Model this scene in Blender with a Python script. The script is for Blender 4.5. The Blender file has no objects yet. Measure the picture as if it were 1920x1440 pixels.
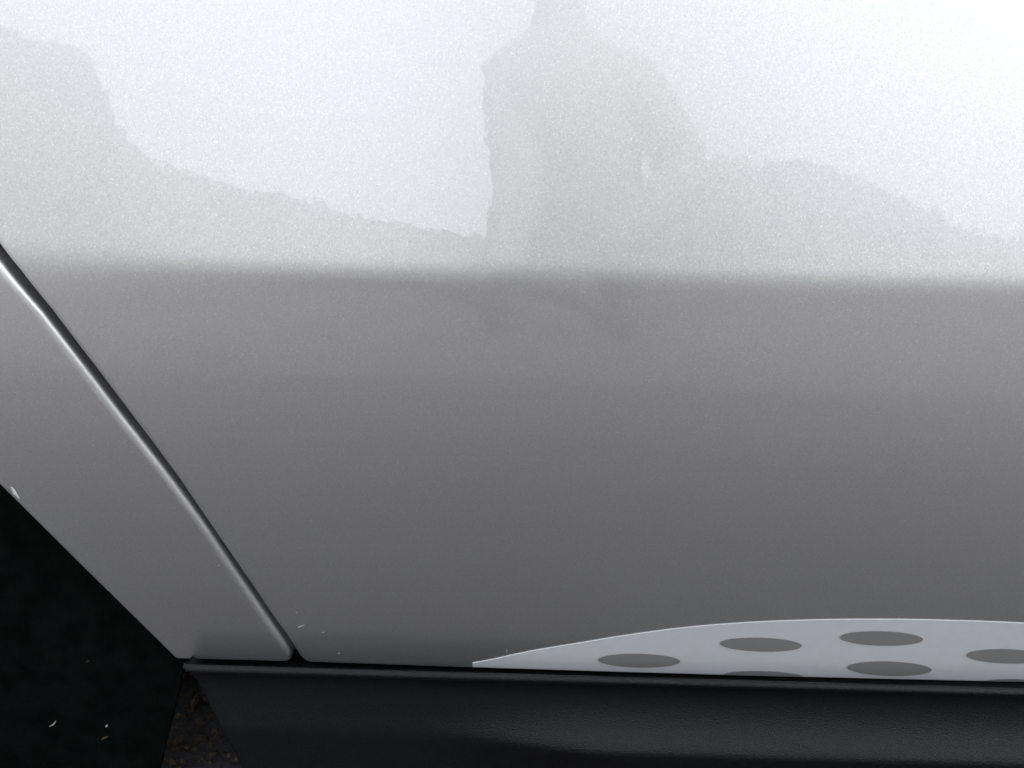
import bpy, bmesh, math, random
import numpy as np
from mathutils import Vector, noise

# ------------------------------------------------------------------ camera, sky, sun, exposure
sc = bpy.context.scene
R = math.radians
W, H, F = 1920.0, 1440.0, 1560.0
CAM = np.array([0.0, -0.65, 0.76]); PITCH = R(-18.0); ROLL = R(1.3)
fw = np.array([0.0, math.cos(PITCH), math.sin(PITCH)])
rt0 = np.array([1.0, 0.0, 0.0]); up0 = np.cross(rt0, fw)
rt = rt0*math.cos(ROLL) + up0*math.sin(ROLL); up = up0*math.cos(ROLL) - rt0*math.sin(ROLL)
cam_data = bpy.data.cameras.new('camera'); cam = bpy.data.objects.new('camera', cam_data)
sc.collection.objects.link(cam); sc.camera = cam
from mathutils import Matrix
m = Matrix.Identity(4)
for i in range(3):
    m[i][0] = rt[i]; m[i][1] = up[i]; m[i][2] = -fw[i]; m[i][3] = CAM[i]
cam.matrix_world = m
cam_data.sensor_width = 36.0; cam_data.lens = 36.0*F/W
cam_data.clip_start = 0.01; cam_data.clip_end = 500.0

SUN_EL, SUN_AZ = 45.0, 40.0          # azimuth from +Y towards +X: sun over the far side of the car, ahead of it
world = bpy.data.worlds.new('World'); sc.world = world; world.use_nodes = True
wn = world.node_tree; bg = wn.nodes['Background']
sky = wn.nodes.new('ShaderNodeTexSky'); sky.sky_type = 'NISHITA'; sky.sun_disc = False
sky.sun_elevation = R(SUN_EL); sky.sun_rotation = R(SUN_AZ)
sky.air_density = 1.0; sky.dust_density = 5.0; sky.ozone_density = 1.0
hz = wn.nodes.new('ShaderNodeHueSaturation'); hz.inputs['Saturation'].default_value = .15   # thin white cloud all over the sky
wn.links.new(sky.outputs[0], hz.inputs['Color']); wn.links.new(hz.outputs[0], bg.inputs[0]); bg.inputs[1].default_value = 0.15
sl = bpy.data.lights.new('sun', 'SUN'); sun = bpy.data.objects.new('sun', sl); sc.collection.objects.link(sun)
sl.energy = 3.0; sl.angle = R(0.5); sl.color = (1.0, 0.95, 0.87)
sd = Vector((math.sin(R(SUN_AZ))*math.cos(R(SUN_EL)), math.cos(R(SUN_AZ))*math.cos(R(SUN_EL)), math.sin(R(SUN_EL))))
sun.rotation_euler = sd.to_track_quat('Z', 'Y').to_euler()
sc.view_settings.view_transform = 'Standard'; sc.view_settings.look = 'None'
sc.view_settings.gamma = 1.0; sc.view_settings.exposure = 2.16; sc.view_settings.use_curve_mapping = False
sc.cycles.use_denoising = True
random.seed(4)

#GEO>
# ------------------------------------------------------------------ the shape of the car's side
# x along the car (rear wheel at -x), y into the car, z up. The swage line (crease) runs level at ZC.
def P(px, py, y=0.0):
    d = fw + rt*((px-W/2)/F) - up*((py-H/2)/F)
    return CAM + d*((y-CAM[1])/d[1])
ZC = 0.6385
_h = np.linspace(-0.6, 0.6, 2401)
def _prof(wc):
    k_h = [-.6, -.36, -.30, -.20, -.10, -.03, -wc, wc, .03, .10, .25, .6]
    k_t = [-12., -12.5, -12.5, -12., -10.5, -8.5, -8., 10.6, 10.6, 10.6, 11.2, 16.]
    t = np.interp(_h, k_h, k_t)
    ker = np.hanning(2*max(3, int(wc/0.0005))+1); ker /= ker.sum()
    n = len(ker)//2
    t = np.convolve(np.pad(t, n, mode='edge'), ker, 'valid')
    s = np.tan(np.radians(t)); c = np.concatenate([[0], np.cumsum((s[1:]+s[:-1])*0.5*(_h[1]-_h[0]))])
    return -(c - np.interp(0, _h, c))
PA, PB = _prof(.0085), _prof(.017)
def side(x, z):
    """y of the body skin at (x, z)"""
    b = min(1.0, max(0.0, (-0.20-x)/0.20)); b = b*b*(3-2*b)
    o = (1-b)*np.interp(z-ZC, _h, PA) + b*np.interp(z-ZC, _h, PB)
    return -(o - 0.018*x*x)
def PS(px, py):
    """the point of the body skin seen at a picture point"""
    y = 0.0
    for _ in range(12):
        p = P(px, py, y); y = side(p[0], p[2])
    return P(px, py, y)
#<GEO

door_gap = [PS(*p) for p in ((-130,290),(0,461),(37,508),(94,579),(187,701),(281,825),(335,898),(389,977),(480,1109),(505,1147),(540,1195),(556,1221),(562,1231),(568,1237),(577,1242))]
quarter_gap = [PS(*p) for p in ((-130,324),(4,497),(78,585),(153,682),(228,780),(303,875),(363,956),(392,997),(451,1085),(482,1130),(519,1184),(539,1215),(544,1225),(545,1231),(543,1235))]
DB0, DB1 = PS(577,1243), PS(1915,1281)         # door bottom line
QB0, QB1 = PS(332,1234.5), PS(543,1235)        # quarter panel bottom line
def line(a, b):
    k = (b[2]-a[2])/(b[0]-a[0]); return lambda x: a[2] + k*(x-a[0])
door_bottom, quarter_bottom = line(DB0, DB1), line(QB0, QB1)
def xcurve(pts):
    zs = np.array([p[2] for p in pts])[::-1]; xs = np.array([p[0] for p in pts])[::-1]
    s = (xs[-1]-xs[-2])/(zs[-1]-zs[-2])
    zs = np.append(zs, zs[-1]+.5); xs = np.append(xs, xs[-1]+.5*s)
    return lambda z: float(np.interp(z, zs, xs))
xdoor, xquarter = xcurve(door_gap), xcurve(quarter_gap)

# ------------------------------------------------------------------ helpers
C = sc.collection
def mesh_obj(name, verts, faces, mat, parent=None, smooth=True):
    me = bpy.data.meshes.new(name); me.from_pydata([tuple(map(float, v)) for v in verts], [], faces)
    me.update(); me.validate()
    if smooth: me.polygons.foreach_set('use_smooth', [True]*len(me.polygons))
    me.materials.append(mat)
    o = bpy.data.objects.new(name, me); C.objects.link(o)
    if parent: o.parent = parent
    return o
def tag(o, label, cat, group=None, kind=None):
    o['label'] = label
    if cat: o['category'] = cat
    if group: o['group'] = group
    if kind: o['kind'] = kind
    return o
def grid_faces(nu, nv, off=0, flip=False):
    f = []
    for j in range(nv-1):
        for i in range(nu-1):
            a = off+j*nu+i; q = (a, a+1, a+nu+1, a+nu)
            f.append(q[::-1] if flip else q)
    return f
def new_mat(name):
    mt = bpy.data.materials.new(name); mt.use_nodes = True
    return mt, mt.node_tree, mt.node_tree.nodes['Principled BSDF']
def N(t, typ, **kw):
    n = t.nodes.new(typ)
    for k, v in kw.items(): setattr(n, k, v)
    return n

# ------------------------------------------------------------------ materials
def paint_material():
    mt, t, b = new_mat('silver_metallic_paint')
    tc = N(t, 'ShaderNodeTexCoord'); geo = N(t, 'ShaderNodeNewGeometry')
    v = N(t, 'ShaderNodeTexVoronoi'); v.inputs['Scale'].default_value = 1250.0
    t.links.new(tc.outputs['Object'], v.inputs['Vector'])
    sub = N(t, 'ShaderNodeVectorMath', operation='SUBTRACT'); sub.inputs[1].default_value = (.5, .5, .5)
    t.links.new(v.outputs['Color'], sub.inputs[0])
    scl = N(t, 'ShaderNodeVectorMath', operation='SCALE'); scl.inputs['Scale'].default_value = 0.05
    t.links.new(sub.outputs[0], scl.inputs[0])
    add = N(t, 'ShaderNodeVectorMath', operation='ADD')
    t.links.new(geo.outputs['Normal'], add.inputs[0]); t.links.new(scl.outputs[0], add.inputs[1])
    nrm = N(t, 'ShaderNodeVectorMath', operation='NORMALIZE'); t.links.new(add.outputs[0], nrm.inputs[0])
    t.links.new(nrm.outputs[0], b.inputs['Normal'])
    # flakes differ a little in brightness
    sep = N(t, 'ShaderNodeSeparateColor'); t.links.new(v.outputs['Color'], sep.inputs[0])
    rmp = N(t, 'ShaderNodeFloatCurve'); cv = rmp.mapping.curves[0]
    cv.points[0].location = (0, .45); cv.points[1].location = (1, .60)
    cv.points.new(.12, .48); cv.points.new(.85, .515); cv.points.new(.95, .54); rmp.mapping.update()
    dbl = N(t, 'ShaderNodeMath', operation='MULTIPLY'); dbl.inputs[1].default_value = 2.0
    t.links.new(sep.outputs[2], rmp.inputs['Value']); t.links.new(rmp.outputs[0], dbl.inputs[0])
    mul = N(t, 'ShaderNodeVectorMath', operation='SCALE'); mul.inputs[0].default_value = (.70, .70, .71)
    t.links.new(dbl.outputs[0], mul.inputs['Scale']); t.links.new(mul.outputs[0], b.inputs['Base Color'])
    b.inputs['Metallic'].default_value = .92; b.inputs['Roughness'].default_value = .44
    b.inputs['Coat Weight'].default_value = 1.0; b.inputs['Coat Roughness'].default_value = .003
    b.inputs['Coat IOR'].default_value = 1.62
    # orange peel in the clear coat
    ns = N(t, 'ShaderNodeTexNoise'); ns.inputs['Scale'].default_value = 130.0; ns.inputs['Detail'].default_value = .5
    t.links.new(tc.outputs['Object'], ns.inputs['Vector'])
    bp = N(t, 'ShaderNodeBump'); bp.inputs['Strength'].default_value = .055; bp.inputs['Distance'].default_value = .0006
    t.links.new(ns.outputs[0], bp.inputs['Height']); t.links.new(bp.outputs[0], b.inputs['Coat Normal'])
    return mt
def grain_material(name, col, rough, scale, bump, dist, var=.3, spec=.5):
    mt, t, b = new_mat(name)
    tc = N(t, 'ShaderNodeTexCoord')
    ns = N(t, 'ShaderNodeTexNoise'); ns.inputs['Scale'].default_value = scale; ns.inputs['Detail'].default_value = 4
    t.links.new(tc.outputs['Object'], ns.inputs['Vector'])
    bp = N(t, 'ShaderNodeBump'); bp.inputs['Strength'].default_value = bump; bp.inputs['Distance'].default_value = dist
    t.links.new(ns.outputs[0], bp.inputs['Height']); t.links.new(bp.outputs[0], b.inputs['Normal'])
    n2 = N(t, 'ShaderNodeTexNoise'); n2.inputs['Scale'].default_value = scale*.13; n2.inputs['Detail'].default_value = 5
    t.links.new(tc.outputs['Object'], n2.inputs['Vector'])
    rm = N(t, 'ShaderNodeMapRange'); rm.inputs['From Min'].default_value = .3; rm.inputs['From Max'].default_value = .7
    rm.inputs['To Min'].default_value = 1-var; rm.inputs['To Max'].default_value = 1+var
    t.links.new(n2.outputs[0], rm.inputs['Value'])
    mu = N(t, 'ShaderNodeVectorMath', operation='SCALE'); mu.inputs[0].default_value = col
    t.links.new(rm.outputs[0], mu.inputs['Scale']); t.links.new(mu.outputs[0], b.inputs['Base Color'])
    b.inputs['Roughness'].default_value = rough; b.inputs['Specular IOR Level'].default_value = spec
    return mt
PAINT = paint_material()
PLASTIC = grain_material('black_grained_plastic', (.006, .0065, .0078), .36, 800, 1.0, .0012, .12, .32)
GAP_DARK = grain_material('dark_gap_shade', (.045, .045, .044), .8, 300, .2, .0005, .15, .2)
LINER = grain_material('black_felt_liner', (.0035, .004, .004), .95, 400, .8, .002, .4, .05)
RUBBER = grain_material('tyre_rubber', (.014, .014, .014), .75, 500, .5, .0006, .3, .3)
STEEL = grain_material('wheel_silver', (.35, .35, .36), .4, 300, .1, .0003, .1)
PALE = grain_material('pale_patch_surface', (.66, .685, .715), .38, 700, .05, .0002, .02, .4)
DOT = grain_material('grey_spots', (.25, .252, .256), .42, 700, .05, .0002, .02, .3)
CHIP = grain_material('bare_white_chip', (.75, .75, .74), .6, 900, .2, .0003, .1)
MUD = grain_material('dry_pale_mud', (.5, .49, .45), .9, 900, .4, .0006, .2)
GROUND = grain_material('dark_earth_and_grit', (.060, .059, .063), .95, 55, .9, .012, .25, .2)
STONE = grain_material('grit_stone', (.075, .058, .04), .8, 120, .5, .002, .5, .3)
WOODS = grain_material('dark_leafy_cover', (.058, .064, .062), .9, 3.0, 1.0, .25, .5, .1)
FLEECE = grain_material('dark_grey_jacket_cloth', (.085, .085, .087), .9, 400, .3, .001, .2, .2)

# ------------------------------------------------------------------ setting
def ground():
    n = 90; xs = [math.copysign(abs(u)**2.2, u)*120 for u in np.linspace(-1, 1, n)]
    vs = [(x, y, 0.0) for y in xs for x in xs]
    o = mesh_obj('ground', vs, grid_faces(n, n), GROUND); o['kind'] = 'structure'
ground()

# skyline beyond the lane: (azimuth from -Y towards +X, ridge height at 14 m)
HILL = [(-80,6.0),(-60,6.8),(-45,6.7),(-36.3,6.586),(-33.09,6.566),(-30.45,6.521),(-29.47,6.068),(-28.47,5.447),(-27.54,5.068),(-25.44,4.753),(-22.09,4.602),(-18.76,4.502),(-14.09,4.35),(-9.28,4.197),(-4.37,4.015),(-0.87,3.9),(6,4.6),(15.24,5.439),(16.79,5.385),(18.14,5.219),(20.03,5.228),(21.15,5.203),(22.8,5.099),(24.06,4.93),(25.48,4.803),(26.87,4.588),(28.23,4.401),(29.07,4.221),(30.39,4.168),(30.61,3.955),(31.83,3.778),(33.4,3.678),(35.23,3.545),(45,3.2),(60,3.4),(80,3.5)]
#<HILL
def hill():
    az = np.radians(np.linspace(-78, 78, 900)); el = np.interp(np.degrees(az), [a for a, e in HILL], [e for a, e in HILL])
    rad = [8, 9, 10, 11, 12, 12.6, 13.1, 13.5, 13.8, 14.0, 14.3, 15, 17, 20, 26]
    frac = [-.02, .08, .22, .40, .60, .74, .85, .93, .98, 1.0, .99, .95, .82, .5, -.05]
    vs = []
    for r, f in zip(rad, frac):
        for a, e in zip(az, el):
            top = e
            x, y = math.sin(a)*r, -math.cos(a)*r
            z = top*f
            if f > .1:
                z += .05*noise.noise(Vector((x*1.6, y*1.6, 3))) + .06*noise.noise(Vector((x*5, y*5, 7)))
            vs.append((x, y - .2, z))
    o = mesh_obj('hill', vs, grid_faces(len(az), len(rad), flip=False), WOODS); o['kind'] = 'structure'
hill()

# ------------------------------------------------------------------ the car
car = bpy.data.objects.new('car', None); C.objects.link(car); car.location = (0, 0, 0)
tag(car, 'silver metallic parked car with black sill below its creased rear door', 'car')

def roll(s, r):
    return 0.0 if s >= r else r - math.sqrt(max(0.0, r*r-(r-max(0.0, s))**2))
def spaced(n, r, total, lead=8):
    a = [r*(1-math.cos(math.pi/2*i/lead)) for i in range(lead)]
    return a + list(np.linspace(r, total, n))
def door():
    r = .0032; XR, ZT = .95, .97
    us = spaced(230, r*1.3, 1.0, 7); vs_ = spaced(330, r, 1.0, 7)
    verts = []
    for vv in vs_:
        for uu in us:
            z = DB0[2] + vv*(ZT-DB0[2]) if vv > r*1.01 else DB0[2]+vv
            xl = xdoor(z)
            x = xl + (uu if uu <= r*1.3 else uu*(XR-xl)) if uu < r*1.3 else xl + uu*(XR-xl)
            zb = door_bottom(x) if x > DB0[0] else DB0[2]
            h = z - DB0[2]
            z2 = zb + h*(ZT-zb)/(ZT-DB0[2])
            sl_ = (x-xl)*.80
            y = side(x, z2) + roll(sl_, r) + roll(h, r)
            verts.append((x, y, z2))
    nu, nv = len(us), len(vs_)
    faces = grid_faces(nu, nv)
    # returned flange along the left and bottom edges
    k = len(verts)
    edge = [j*nu for j in range(nv-1, -1, -1)] + list(range(1, nu))
    for e in edge:
        x, y, z = verts[e]; verts.append((x, y+.022, z))
    for i in range(len(edge)-1):
        faces.append((edge[i], edge[i+1], k+i+1, k+i)[::-1])
    return mesh_obj('rear_door', verts, faces, PAINT, car)
DOOR = door()

def front_door():
    nx, nz = 60, 120; verts = []
    for j in range(nz):
        z = .245 + (.97-.245)*j/(nz-1)
        for i in range(nx):
            x = .956 + 1.1*i/(nx-1); s_ = min(x-.956, z-.245)
            verts.append((x, side(x, z)+roll(s_, .003), z))
    return mesh_obj('front_door', verts, grid_faces(nx, nz), PAINT, car)
front_door()

# wheel arch: a straight run down to the sill, then round over the wheel
A0 = PS(0, 908); A1 = PS(318, 1222)
ARCH_R = .36
_d = np.array([A1[0]-A0[0], A1[2]-A0[2]]); _d /= np.linalg.norm(_d)
WX, WZ = A0[0] + _d[1]*ARCH_R, A0[2] - _d[0]*ARCH_R     # centre of the arch's round
arch_pts = [QB0, PS(327,1231), A1, A0]
a0 = math.atan2(A0[2]-WZ, A0[0]-WX)
for i in range(1, 21):
    a = a0 + (math.pi/2-a0)*i/20
    arch_pts.append(np.array([WX+ARCH_R*math.cos(a), 0, WZ+ARCH_R*math.sin(a)]))
_az = [p[2] for p in arch_pts]; _ax = [p[0] for p in arch_pts]
def xarch(z): return float(np.interp(z, _az, _ax))
def quarter():
    r = .0062; ra = .0025
    ZT = _az[-1]
    zs = [QB0[2] + .0025*(1-math.cos(math.pi/2*i/6)) for i in range(6)] + list(np.linspace(QB0[2]+.0025, ZT, 260))
    zs2 = list(np.linspace(ZT+.002, .97, 120))
    lead = [r*1.25*(1-math.cos(math.pi/2*i/12)) for i in range(12)]
    nu0 = 110
    verts = []
    def row(z, xa, xg, arch):
        pts = [xa + ra*1.4*(1-math.cos(math.pi/2*i/6)) for i in range(6)]
        pts += list(np.linspace(xa+ra*1.4, xg-r*1.25, nu0)) + [xg-t for t in reversed(lead)]
        for x in pts:
            y = side(x, z) - .0014 + roll((xg-x)*.80, r)*1.1 + roll(z-QB0[2], .0025)
            if arch: y += roll((x-xa)*.7, ra)
            verts.append((x, y, z))
        return len(pts)
    for z in zs: nu = row(z, xarch(z), xquarter(z), True)
    for z in zs2: row(z, WX, xquarter(z), False)
    nv = len(zs)+len(zs2)
    faces = grid_faces(nu, nv)
    k = len(verts)
    edge = [j*nu for j in range(len(zs)-1, -1, -1)] + list(range(1, nu)) + [j*nu+nu-1 for j in range(1, nv)]
    for e in edge:
        x, y, z = verts[e]; verts.append((x, y+.020, z))
    for i in range(len(edge)-1):
        faces.append((edge[i], edge[i+1], k+i+1, k+i)[::-1])
    # the far side of the arch, towards the bumper
    k = len(verts); n2 = 60
    for j in range(60):
        z = .27 + (.97-.27)*j/59
        xa = WX if z >= ZT else 2*WX - xarch(z)
        for i in range(n2):
            x = WX-.75 + (xa-WX+.75)*i/(n2-1)
            verts.append((x, side(max(x, -1.2), z), z))
    faces += grid_faces(n2, 60, k)
    return mesh_obj('quarter_panel', verts, faces, PAINT, car)
QUARTER = quarter()

# body structure just behind the skins: shuts the gaps and the wheel well, and shades the ground
def box_mesh(name, lo, hi, mat, parent):
    x0, y0, z0 = lo; x1, y1, z1 = hi
    v = [(x0,y0,z0),(x1,y0,z0),(x1,y1,z0),(x0,y1,z0),(x0,y0,z1),(x1,y0,z1),(x1,y1,z1),(x0,y1,z1)]
    f = [(0,3,2,1),(4,5,6,7),(0,1,5,4),(1,2,6,5),(2,3,7,6),(3,0,4,7)]
    return mesh_obj(name, v, f, mat, parent, smooth=False)
box_mesh('underbody', (-.41, .115, .20), (2.6, 1.6, .25), LINER, car)
def inner_sheet():
    # pillar skin, gap shade put into its dark colour, set 22 mm behind the outer panels
    nx, nz = 60, 60; verts = []
    for j in range(nz):
        z = .285 + (.965-.285)*j/(nz-1)
        xl = max(xarch(z) + .012, -1.0) if z < _az[-1] else -1.0
        for i in range(nx):
            x = xl + (.95-xl)*i/(nx-1); verts.append((x, side(x, z)+.024, z))
    return mesh_obj('pillar_skin', verts, grid_faces(nx, nz), GAP_DARK, car)
inner_sheet()
def roof_block():
    return box_mesh('cabin_core', (-1.3, .24, .26), (2.6, 1.55, .96), LINER, car)
roof_block()

def liner():
    # wheel well: shell that follows the arch inward, and the well's back wall
    verts = []; pts = [p for p in arch_pts]
    full = [(p[0], p[2]) for p in pts] + [(2*WX-p[0], p[2]) for p in reversed(pts[:-1])]
    ys = [.020, .05, .12, .19]
    for i, (x, z) in enumerate(full):
        for q, dy in enumerate(ys):
            sx = (x-WX); s = 1.0 + .02*(q > 0)
            verts.append((WX+sx*s, side(max(x, -1.), z)*(1-q/3)+dy if q < 3 else .19, z))
    faces = grid_faces(len(ys), len(full))
    return mesh_obj('wheel_arch_liner', verts, faces, LINER, car, smooth=False)
liner()
def well_sheet():
    # flat black sheet added across the wheel opening to keep it dark
    e0, e1 = P(345, 1250, .105), P(297, 1450, .105)
    xl = WX+.20; verts = []
    for y in (.105, .112):
        for x, z in ((xl, .62), (e0[0]-.02, .62), (e0[0], .34), (e0[0], e0[2]), (e1[0], e1[2]), (e1[0]-.012, e1[2]-.02), (xl, e1[2]-.02)):
            verts.append((x, y, z))
    n = 7; faces = [tuple(range(n)), tuple(range(2*n-1, n-1, -1))] + [(i, i+n, (i+1) % n+n, (i+1) % n) for i in range(n)]
    return mesh_obj('black_well_sheet', verts, faces, LINER, car, smooth=False)
well_sheet()
def fleck(name, pts, y, wid, mat, thick=.0008, parent=car):
    # a small stuck-on sliver along a polyline of picture points
    q = [P(px, py, y) if y is not None else PS(px, py) for px, py in pts]
    verts = []; n = len(q)
    for i, p in enumerate(q):
        d = q[min(i+1, n-1)]-q[max(i-1, 0)]; nrm = np.array([-d[2], 0, d[0]]); nrm /= max(1e-9, np.linalg.norm(nrm))
        w = wid*math.sin(math.pi*(i+.45)/(n-.1))
        verts += [p+nrm*w, p-np.array([0, thick, 0]), p-nrm*w]
    faces = []
    for i in range(n-1):
        a = 3*i; faces += [(a, a+1, a+4, a+3), (a+1, a+2, a+5, a+4)]
    return mesh_obj(name, verts, faces, mat, parent)
fleck('mud_fleck', ((93,1362),(99,1359),(103,1355),(105,1351)), .1045, .0007, MUD)
fleck('mud_fleck', ((198.5,1363),(200,1361),(202,1359)), .1045, .0011, MUD)
fleck('mud_fleck', ((190,1386.5),(194,1384.5),(198,1382.5),(203,1381)), .1045, .0013, STONE)
fleck('mud_fleck', ((161,1241),(164,1240),(167,1238.5)), .1045, .0008, STONE)
for pts, w in ((((23,911),(28,918),(31,924),(38,933)), .0017), (((26,920),(30,926)), .0008)):
    f = fleck('paint_chip', pts, None, w, CHIP, parent=QUARTER); f.location.y = -.0020
for px, py, w in ((557,1147.5,.0007),(607,1185.5,.0009),(636,1224.5,.0009),(950,1220,.0005),(412,1059,.0006)):
    f = fleck('paint_chip', ((px-1.6,py+.6),(px,py),(px+1.6,py-.6)), None, w*.6, STEEL, parent=DOOR if px > 480 else QUARTER); f.location.y = -.0006 if px > 480 else -.0019
f = fleck('paint_scuff', ((559,1176),(565,1174),(571,1171.5)), None, .0008, STEEL, parent=DOOR); f.location.y = -.0004

# sill cladding, swept along the car
def sill():
    face = [(1292,.0615),(1306,.0645),(1322,.0650),(1342,.0632),(1362,.0595),(1380,.0545),(1396,.0490),(1410,.0445),(1419,.0430),(1425,.0440),(1430,.048),(1438,.054),(1452,.060),(1470,.066),(1478,.074),(1480,.13)]
    base = P(1400, 1277, .0585)
    b0, b1 = P(350, 1249, .0585), P(1920, 1294, .0585)
    slope = (b1[2]-b0[2])/(b1[0]-b0[0])
    bead = [(.0585-.0040*math.cos(R(q)), -.0040+.0040*math.sin(R(q))) for q in (180, 160, 135, 110, 90, 70, 45, 20, 0, -25)]
    slot = [(.15, -.018), (.070, -.018), (.0645, -.012)]
    prof = slot + bead + [(y, P(1400, py, y)[2]-base[2]) for py, y in face]
    nb = len(slot)
    xs0 = b0[0]
    e_top, e_bot = P(344, 1256, .0585), P(436, 1440, .055)
    ks = (e_bot[0]-e_top[0])/(e_bot[2]-e_top[2])
    us = spaced(260, .012, 1.0, 8)
    verts = []
    for uu in us:
        for q, (y, dz) in enumerate(prof):
            xs = e_top[0] + (ks*min(0, dz) if q > nb+7 else .0)
            x = xs + uu*(2.06-xs)
            k = min(1, max(0, (x+.10)/.22)); k = k*k*(3-2*k); k = .12+.98*k
            yy = .0650 - (.0650-y)*k if q > nb+11 else y
            yy += roll((x-xs), .006)*.5
            verts.append((x, yy, base[2] + dz + slope*(x-base[0])))
    nu = len(prof)
    faces = grid_faces(nu, len(us), flip=True)
    k0 = len(verts); verts += [(verts[i][0]+.002, .12, min(verts[i][2], verts[nb][2]-.014)) for i in range(nu)]
    for i in range(nb+4, nu-1): faces.append((i, i+1, k0+i+1, k0+i))
    return mesh_obj('sill_cladding', verts, faces, PLASTIC, car)
sill()

# thin raised pale patch with grey oval spots, low on the door
def pale_patch():
    root = None
    top = [(886,1242.6),(905,1239.5),(930,1234.5),(960,1227.5),(1000,1219.5),(1050,1211),(1100,1203),(1150,1194.5),(1200,1187),(1260,1179),(1330,1171.8),(1400,1167),(1460,1164),(1530,1161.8),(1600,1160.8),(1680,1160.8),(1750,1162),(1840,1164.5),(1920,1168),(2000,1173),(2080,1180),(2150,1190),(2210,1204),(2260,1225),(2280,1250)]
    n = 160; tx = [PS(*p) for p in top]
    xs = np.linspace(tx[0][0], tx[-1][0], n); zt = np.interp(xs, [p[0] for p in tx], [p[2] for p in tx])
    m_ = 9; verts = []
    for j in range(m_):
        for x, z1 in zip(xs, zt):
            zb = door_bottom(x) + .0030; z = zb + max(.0001, z1-zb)*(j/(m_-1) if j in (0, m_-1) else min(1-.0004/max(.0009, z1-zb), j/(m_-2)))
            verts.append((x, side(x, z)-.0006, z))
    for x, z1 in zip(xs, zt):                       # rim of the patch, back to the door skin
        verts.append((x, side(x, z1+.0003), z1+.0003))
    o = mesh_obj('pale_patch', verts, grid_faces(n, m_+1), PALE, car)
    for cx, cy, w, h, tilt in ((1198,1237.5,77,13,.02),(1426,1207.5,77,13,.03),(1432,1267,76,10,.03),(1652,1196,78,13.5,.025),(1667,1252.5,79,13.5,.03),(1888,1229.5,77,13.5,.03),(2105,1222,76,14,.03),(1905,1285,76,13,.03)):
        pts = []
        for i in range(40):
            a = 2*math.pi*i/40; dx, dy = w*math.cos(a), h*math.sin(a)
            p = PS(cx+dx, cy+dy+dx*tilt)
            z = max(p[2], door_bottom(p[0])+.0031); pts.append((p[0], side(p[0], z)-.0012, z))
        c = np.mean(pts, axis=0); c[1] = side(c[0], c[2])-.0013
        faces = [(i, (i+1) % 40, 40) for i in range(40)]
        if max(p[2] for p in pts)-min(p[2] for p in pts) < .001: continue
        mesh_obj('spot', pts+[c], [f[::-1] for f in faces], DOT, o)
pale_patch()

def wheel():
    cx, cz, ro = WX-.10, .292, .292
    t = bpy.data.objects.new('wheel', None); C.objects.link(t); t.parent = car; t.location = (cx, .055, cz)
    prof = [(.19,.035),(.205,.022),(.235,.020),(.262,.024),(.280,.034),(.289,.048),(.292,.065),(.292,.115)]
    n = 72; verts = []; 
    for i in range(n):
        a = 2*math.pi*i/n
        for r_, y in prof: verts.append((r_*math.cos(a), y, r_*math.sin(a)))
    k = len(prof); faces = []
    for i in range(n):
        for q in range(k-1):
            a_, b_ = i*k+q, ((i+1) % n)*k+q; faces.append((a_, a_+1, b_+1, b_))
    mesh_obj('tyre', verts, faces, RUBBER, t)
    prof = [(.0,.045),(.05,.045),(.06,.055),(.12,.070),(.165,.062),(.18,.045),(.192,.033)]
    verts = []; faces = []; k = len(prof)
    for i in range(n):
        a = 2*math.pi*i/n
        for r_, y in prof: verts.append((r_*math.cos(a), y + (.02 if .06 < r_ < .17 and (i//6) % 2 else 0), r_*math.sin(a)))
    for i in range(n):
        for q in range(k-1):
            a_, b_ = i*k+q, ((i+1) % n)*k+q; faces.append((a_, a_+1, b_+1, b_))
    mesh_obj('rim', verts, faces, STEEL, t)
wheel()

# ------------------------------------------------------------------ grit under the car
def grit():
    verts = []; faces = []
    rnd = random.Random(9)
    for _ in range(7000):
        x, y = rnd.uniform(-.75, .15), rnd.uniform(-.12, .65); s = .002 + .0065*rnd.random()**2.5
        k = len(verts)
        a = rnd.random()*6.28
        for dx, dy, dz in ((1,0,0),(0,1,0),(-1,0,0),(0,-1,0),(0,0,.8),(0,0,-.6)):
            px, py = dx*rnd.uniform(.6,1.3), dy*rnd.uniform(.5,1.)
            verts.append((x+s*(px*math.cos(a)-py*math.sin(a)), y+s*(px*math.sin(a)+py*math.cos(a)), s*.35+s*dz*rnd.uniform(.6,1.1)))
        faces += [(k,k+1,k+4),(k+1,k+2,k+4),(k+2,k+3,k+4),(k+3,k,k+4),(k+1,k,k+5),(k+2,k+1,k+5),(k+3,k+2,k+5),(k,k+3,k+5)]
    o = mesh_obj('grit', verts, faces, STONE, smooth=False)
    tag(o, 'brown grit and small stones on the shaded ground under the car', 'gravel', kind='stuff')
grit()

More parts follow.
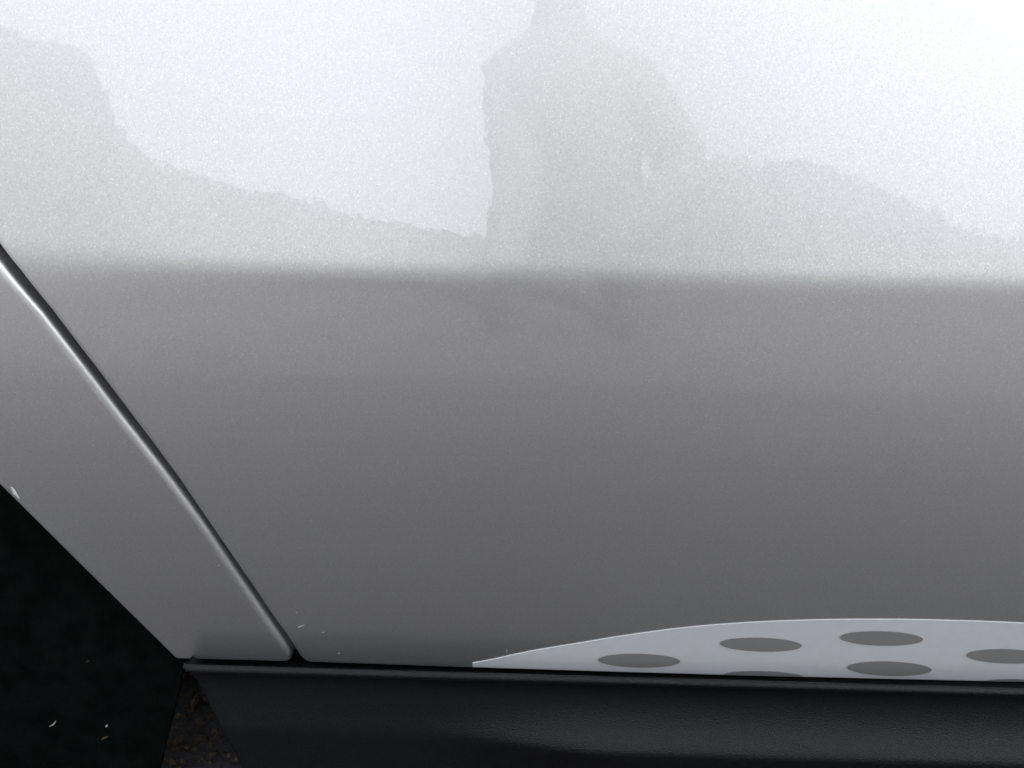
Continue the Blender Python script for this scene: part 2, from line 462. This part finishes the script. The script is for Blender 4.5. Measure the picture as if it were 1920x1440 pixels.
# ------------------------------------------------------------------ the person taking the picture, and the phone
DARK_HANDS = grain_material('darkened_hands', (.03, .03, .03), .9, 600, .4, .0008, .2, .2)  # hands coloured black so their sunlit reflection stays dark
SKIN = grain_material('skin', (.42, .28, .21), .55, 300, .1, .0005, .08)
JEANS = grain_material('dark_trouser_cloth', (.035, .04, .055), .85, 500, .3, .0008, .2, .2)
SHOE = grain_material('black_shoe', (.02, .02, .02), .6, 300, .2, .0008, .2)
HAIR = grain_material('dark_brown_hair', (.03, .02, .014), .6, 200, .8, .003, .3)
GLASS = grain_material('black_phone_glass', (.01, .01, .012), .15, 50, .0, .0001, .05)
def person():
    V = []; E_ = []; RAD = []
    def add(p, r, prev=None):
        V.append(p); RAD.append(r if isinstance(r, tuple) else (r, r)); i = len(V)-1
        if prev is not None: E_.append((prev, i))
        return i
    pel = add((.12, -1.00, .80), (.135, .105))
    wa = add((.150, -.985, .95), (.165, .110), pel)
    ch = add((.145, -.965, 1.10), (.175, .112), wa)
    uc = add((.090, -.950, 1.22), (.110, .085), ch)
    nb = add((.080, -.935, 1.31), (.055, .055), uc)
    nk = add((.078, -.920, 1.365), (.050, .052), nb)
    jaw = add((.076, -.895, 1.42), (.062, .075), nk)
    sk = add((.076, -.895, 1.50), (.075, .092), jaw)
    top = add((.076, -.905, 1.565), (.055, .068), sk)
    nose = add((.076, -.792, 1.455), .010, jaw)
    for sx in (-1, 1): add((.076+sx*.083, -.905, 1.465), .012, jaw)
    def limb(pts, start):
        p = start
        for q, r in pts: p = add(q, r, p)
        return p
    for sx, sh, el, wr, hx, hz in ((-1, (-.022,-.945,1.20), (.010,-.885,.985), (-.035,-.735,.735), -.050, .712), (1, (.235,-.945,1.195), (.345,-.93,1.02), (.110,-.715,.775), .092, .745)):
        s_ = add(sh, .072, uc)
        mid = tuple((a+b)/2 for a, b in zip(sh, el)); mid2 = tuple((a+b)/2 for a, b in zip(el, wr))
        w = limb([(mid, .066), (el, .058), (mid2, .048), (wr, .028)], s_)
        palm = add((hx, -.690, hz+.007), (.018, .034), w)
        kn = add((hx+.002*sx, -.672, hz), (.014, .034), palm)
        for k, (dz, ln) in enumerate(((.030, .9), (.010, 1.0), (-.010, .95), (-.030, .75))):
            a = add((hx, -.664, hz+dz), .0085, kn)
            b = add((hx-.019*ln*sx, -.660, hz-.003+dz), .0080, a)
            add((hx-.039*ln*sx, -.662, hz-.007+dz), .0070, b)
        t1 = add((hx-.010*sx, -.705, hz+.028), .0105, palm); t2 = add((hx-.030*sx, -.702, hz+.026), .0095, t1); add((hx-.046*sx, -.694, hz+.02), .0080, t2)
    for sx in (-1, 1):
        hip = add((.12+sx*.085, -1.00, .755), (.090, .092), pel)
        limb([((.12+sx*.10, -.985, .60), (.080, .082)), ((.12+sx*.105, -.965, .44), (.058, .060)), ((.12+sx*.11, -1.0, .28), (.055, .060)), ((.12+sx*.115, -1.02, .10), (.040, .042)), ((.12+sx*.12, -.99, .045), (.042, .040)), ((.12+sx*.135, -.87, .032), (.044, .028))], hip)
    me = bpy.data.meshes.new('skeleton'); me.from_pydata(V, E_, []); tmp = bpy.data.objects.new('skeleton', me); C.objects.link(tmp)
    md = tmp.modifiers.new('skin', 'SKIN'); md.use_smooth_shade = True
    for i, sv in enumerate(me.skin_vertices[0].data): sv.radius = RAD[i]
    me.skin_vertices[0].data[pel].use_root = True
    sb = tmp.modifiers.new('sub', 'SUBSURF'); sb.levels = 2; sb.render_levels = 2
    dg = bpy.context.evaluated_depsgraph_get()
    body = bpy.data.meshes.new_from_object(tmp.evaluated_get(dg))
    bpy.data.objects.remove(tmp)
    o = bpy.data.objects.new('person', body); C.objects.link(o); body.materials.clear()
    for mt in (FLEECE, SKIN, JEANS, SHOE, DARK_HANDS): body.materials.append(mt)
    for p in body.polygons:
        c = p.center; p.use_smooth = True
        if c.z > 1.41: p.material_index = 1
        elif c.y > -.725 and c.z < .85: p.material_index = 4
        elif c.z < .095: p.material_index = 3
        elif c.z < .82 and c.y < -.88: p.material_index = 2
    tag(o, 'person in dark jacket and trousers leaning in with phone held low beside the car', 'person')
    # hair cap
    bm = bmesh.new(); bmesh.ops.create_uvsphere(bm, u_segments=32, v_segments=20, radius=1)
    for v in list(bm.verts):
        if v.co.z < -.1 + .9*max(0, v.co.y): bm.verts.remove(v)
    for v in bm.verts:
        n_ = 1+.03*noise.noise(v.co*6); v.co = Vector((v.co.x*.094*n_, v.co.y*.116*n_, v.co.z*.105*n_)) + Vector((.076, -.908, 1.49))
    hm = bpy.data.meshes.new('hair'); bm.to_mesh(hm); bm.free(); hm.materials.append(HAIR)
    h = bpy.data.objects.new('hair', hm); C.objects.link(h); h.parent = o
    for p in hm.polygons: p.use_smooth = True
person()
def phone():
    bm = bmesh.new(); bmesh.ops.create_cube(bm, size=1)
    bmesh.ops.scale(bm, vec=(.158, .0085, .075), verts=bm.verts)
    bmesh.ops.bevel(bm, geom=list(bm.edges), offset=.003, segments=3, affect='EDGES')
    me = bpy.data.meshes.new('phone'); bm.to_mesh(me); bm.free(); me.materials.append(GLASS)
    o = bpy.data.objects.new('phone', me); C.objects.link(o); o.location = (0, -.680, .742); o.rotation_euler = (R(-18), 0, 0)
    tag(o, 'black phone held sideways in both hands of the person', 'phone')
    bm = bmesh.new(); bmesh.ops.create_cone(bm, segments=32, radius1=.008, radius2=.007, depth=.003, cap_ends=True)
    bmesh.ops.rotate(bm, verts=bm.verts, cent=(0,0,0), matrix=Matrix.Rotation(R(-90), 3, 'X'))
    bmesh.ops.translate(bm, verts=bm.verts, vec=(0, .0057, .022))
    me = bpy.data.meshes.new('lens'); bm.to_mesh(me); bm.free(); me.materials.append(GLASS)
    l = bpy.data.objects.new('lens', me); C.objects.link(l); l.parent = o
phone()
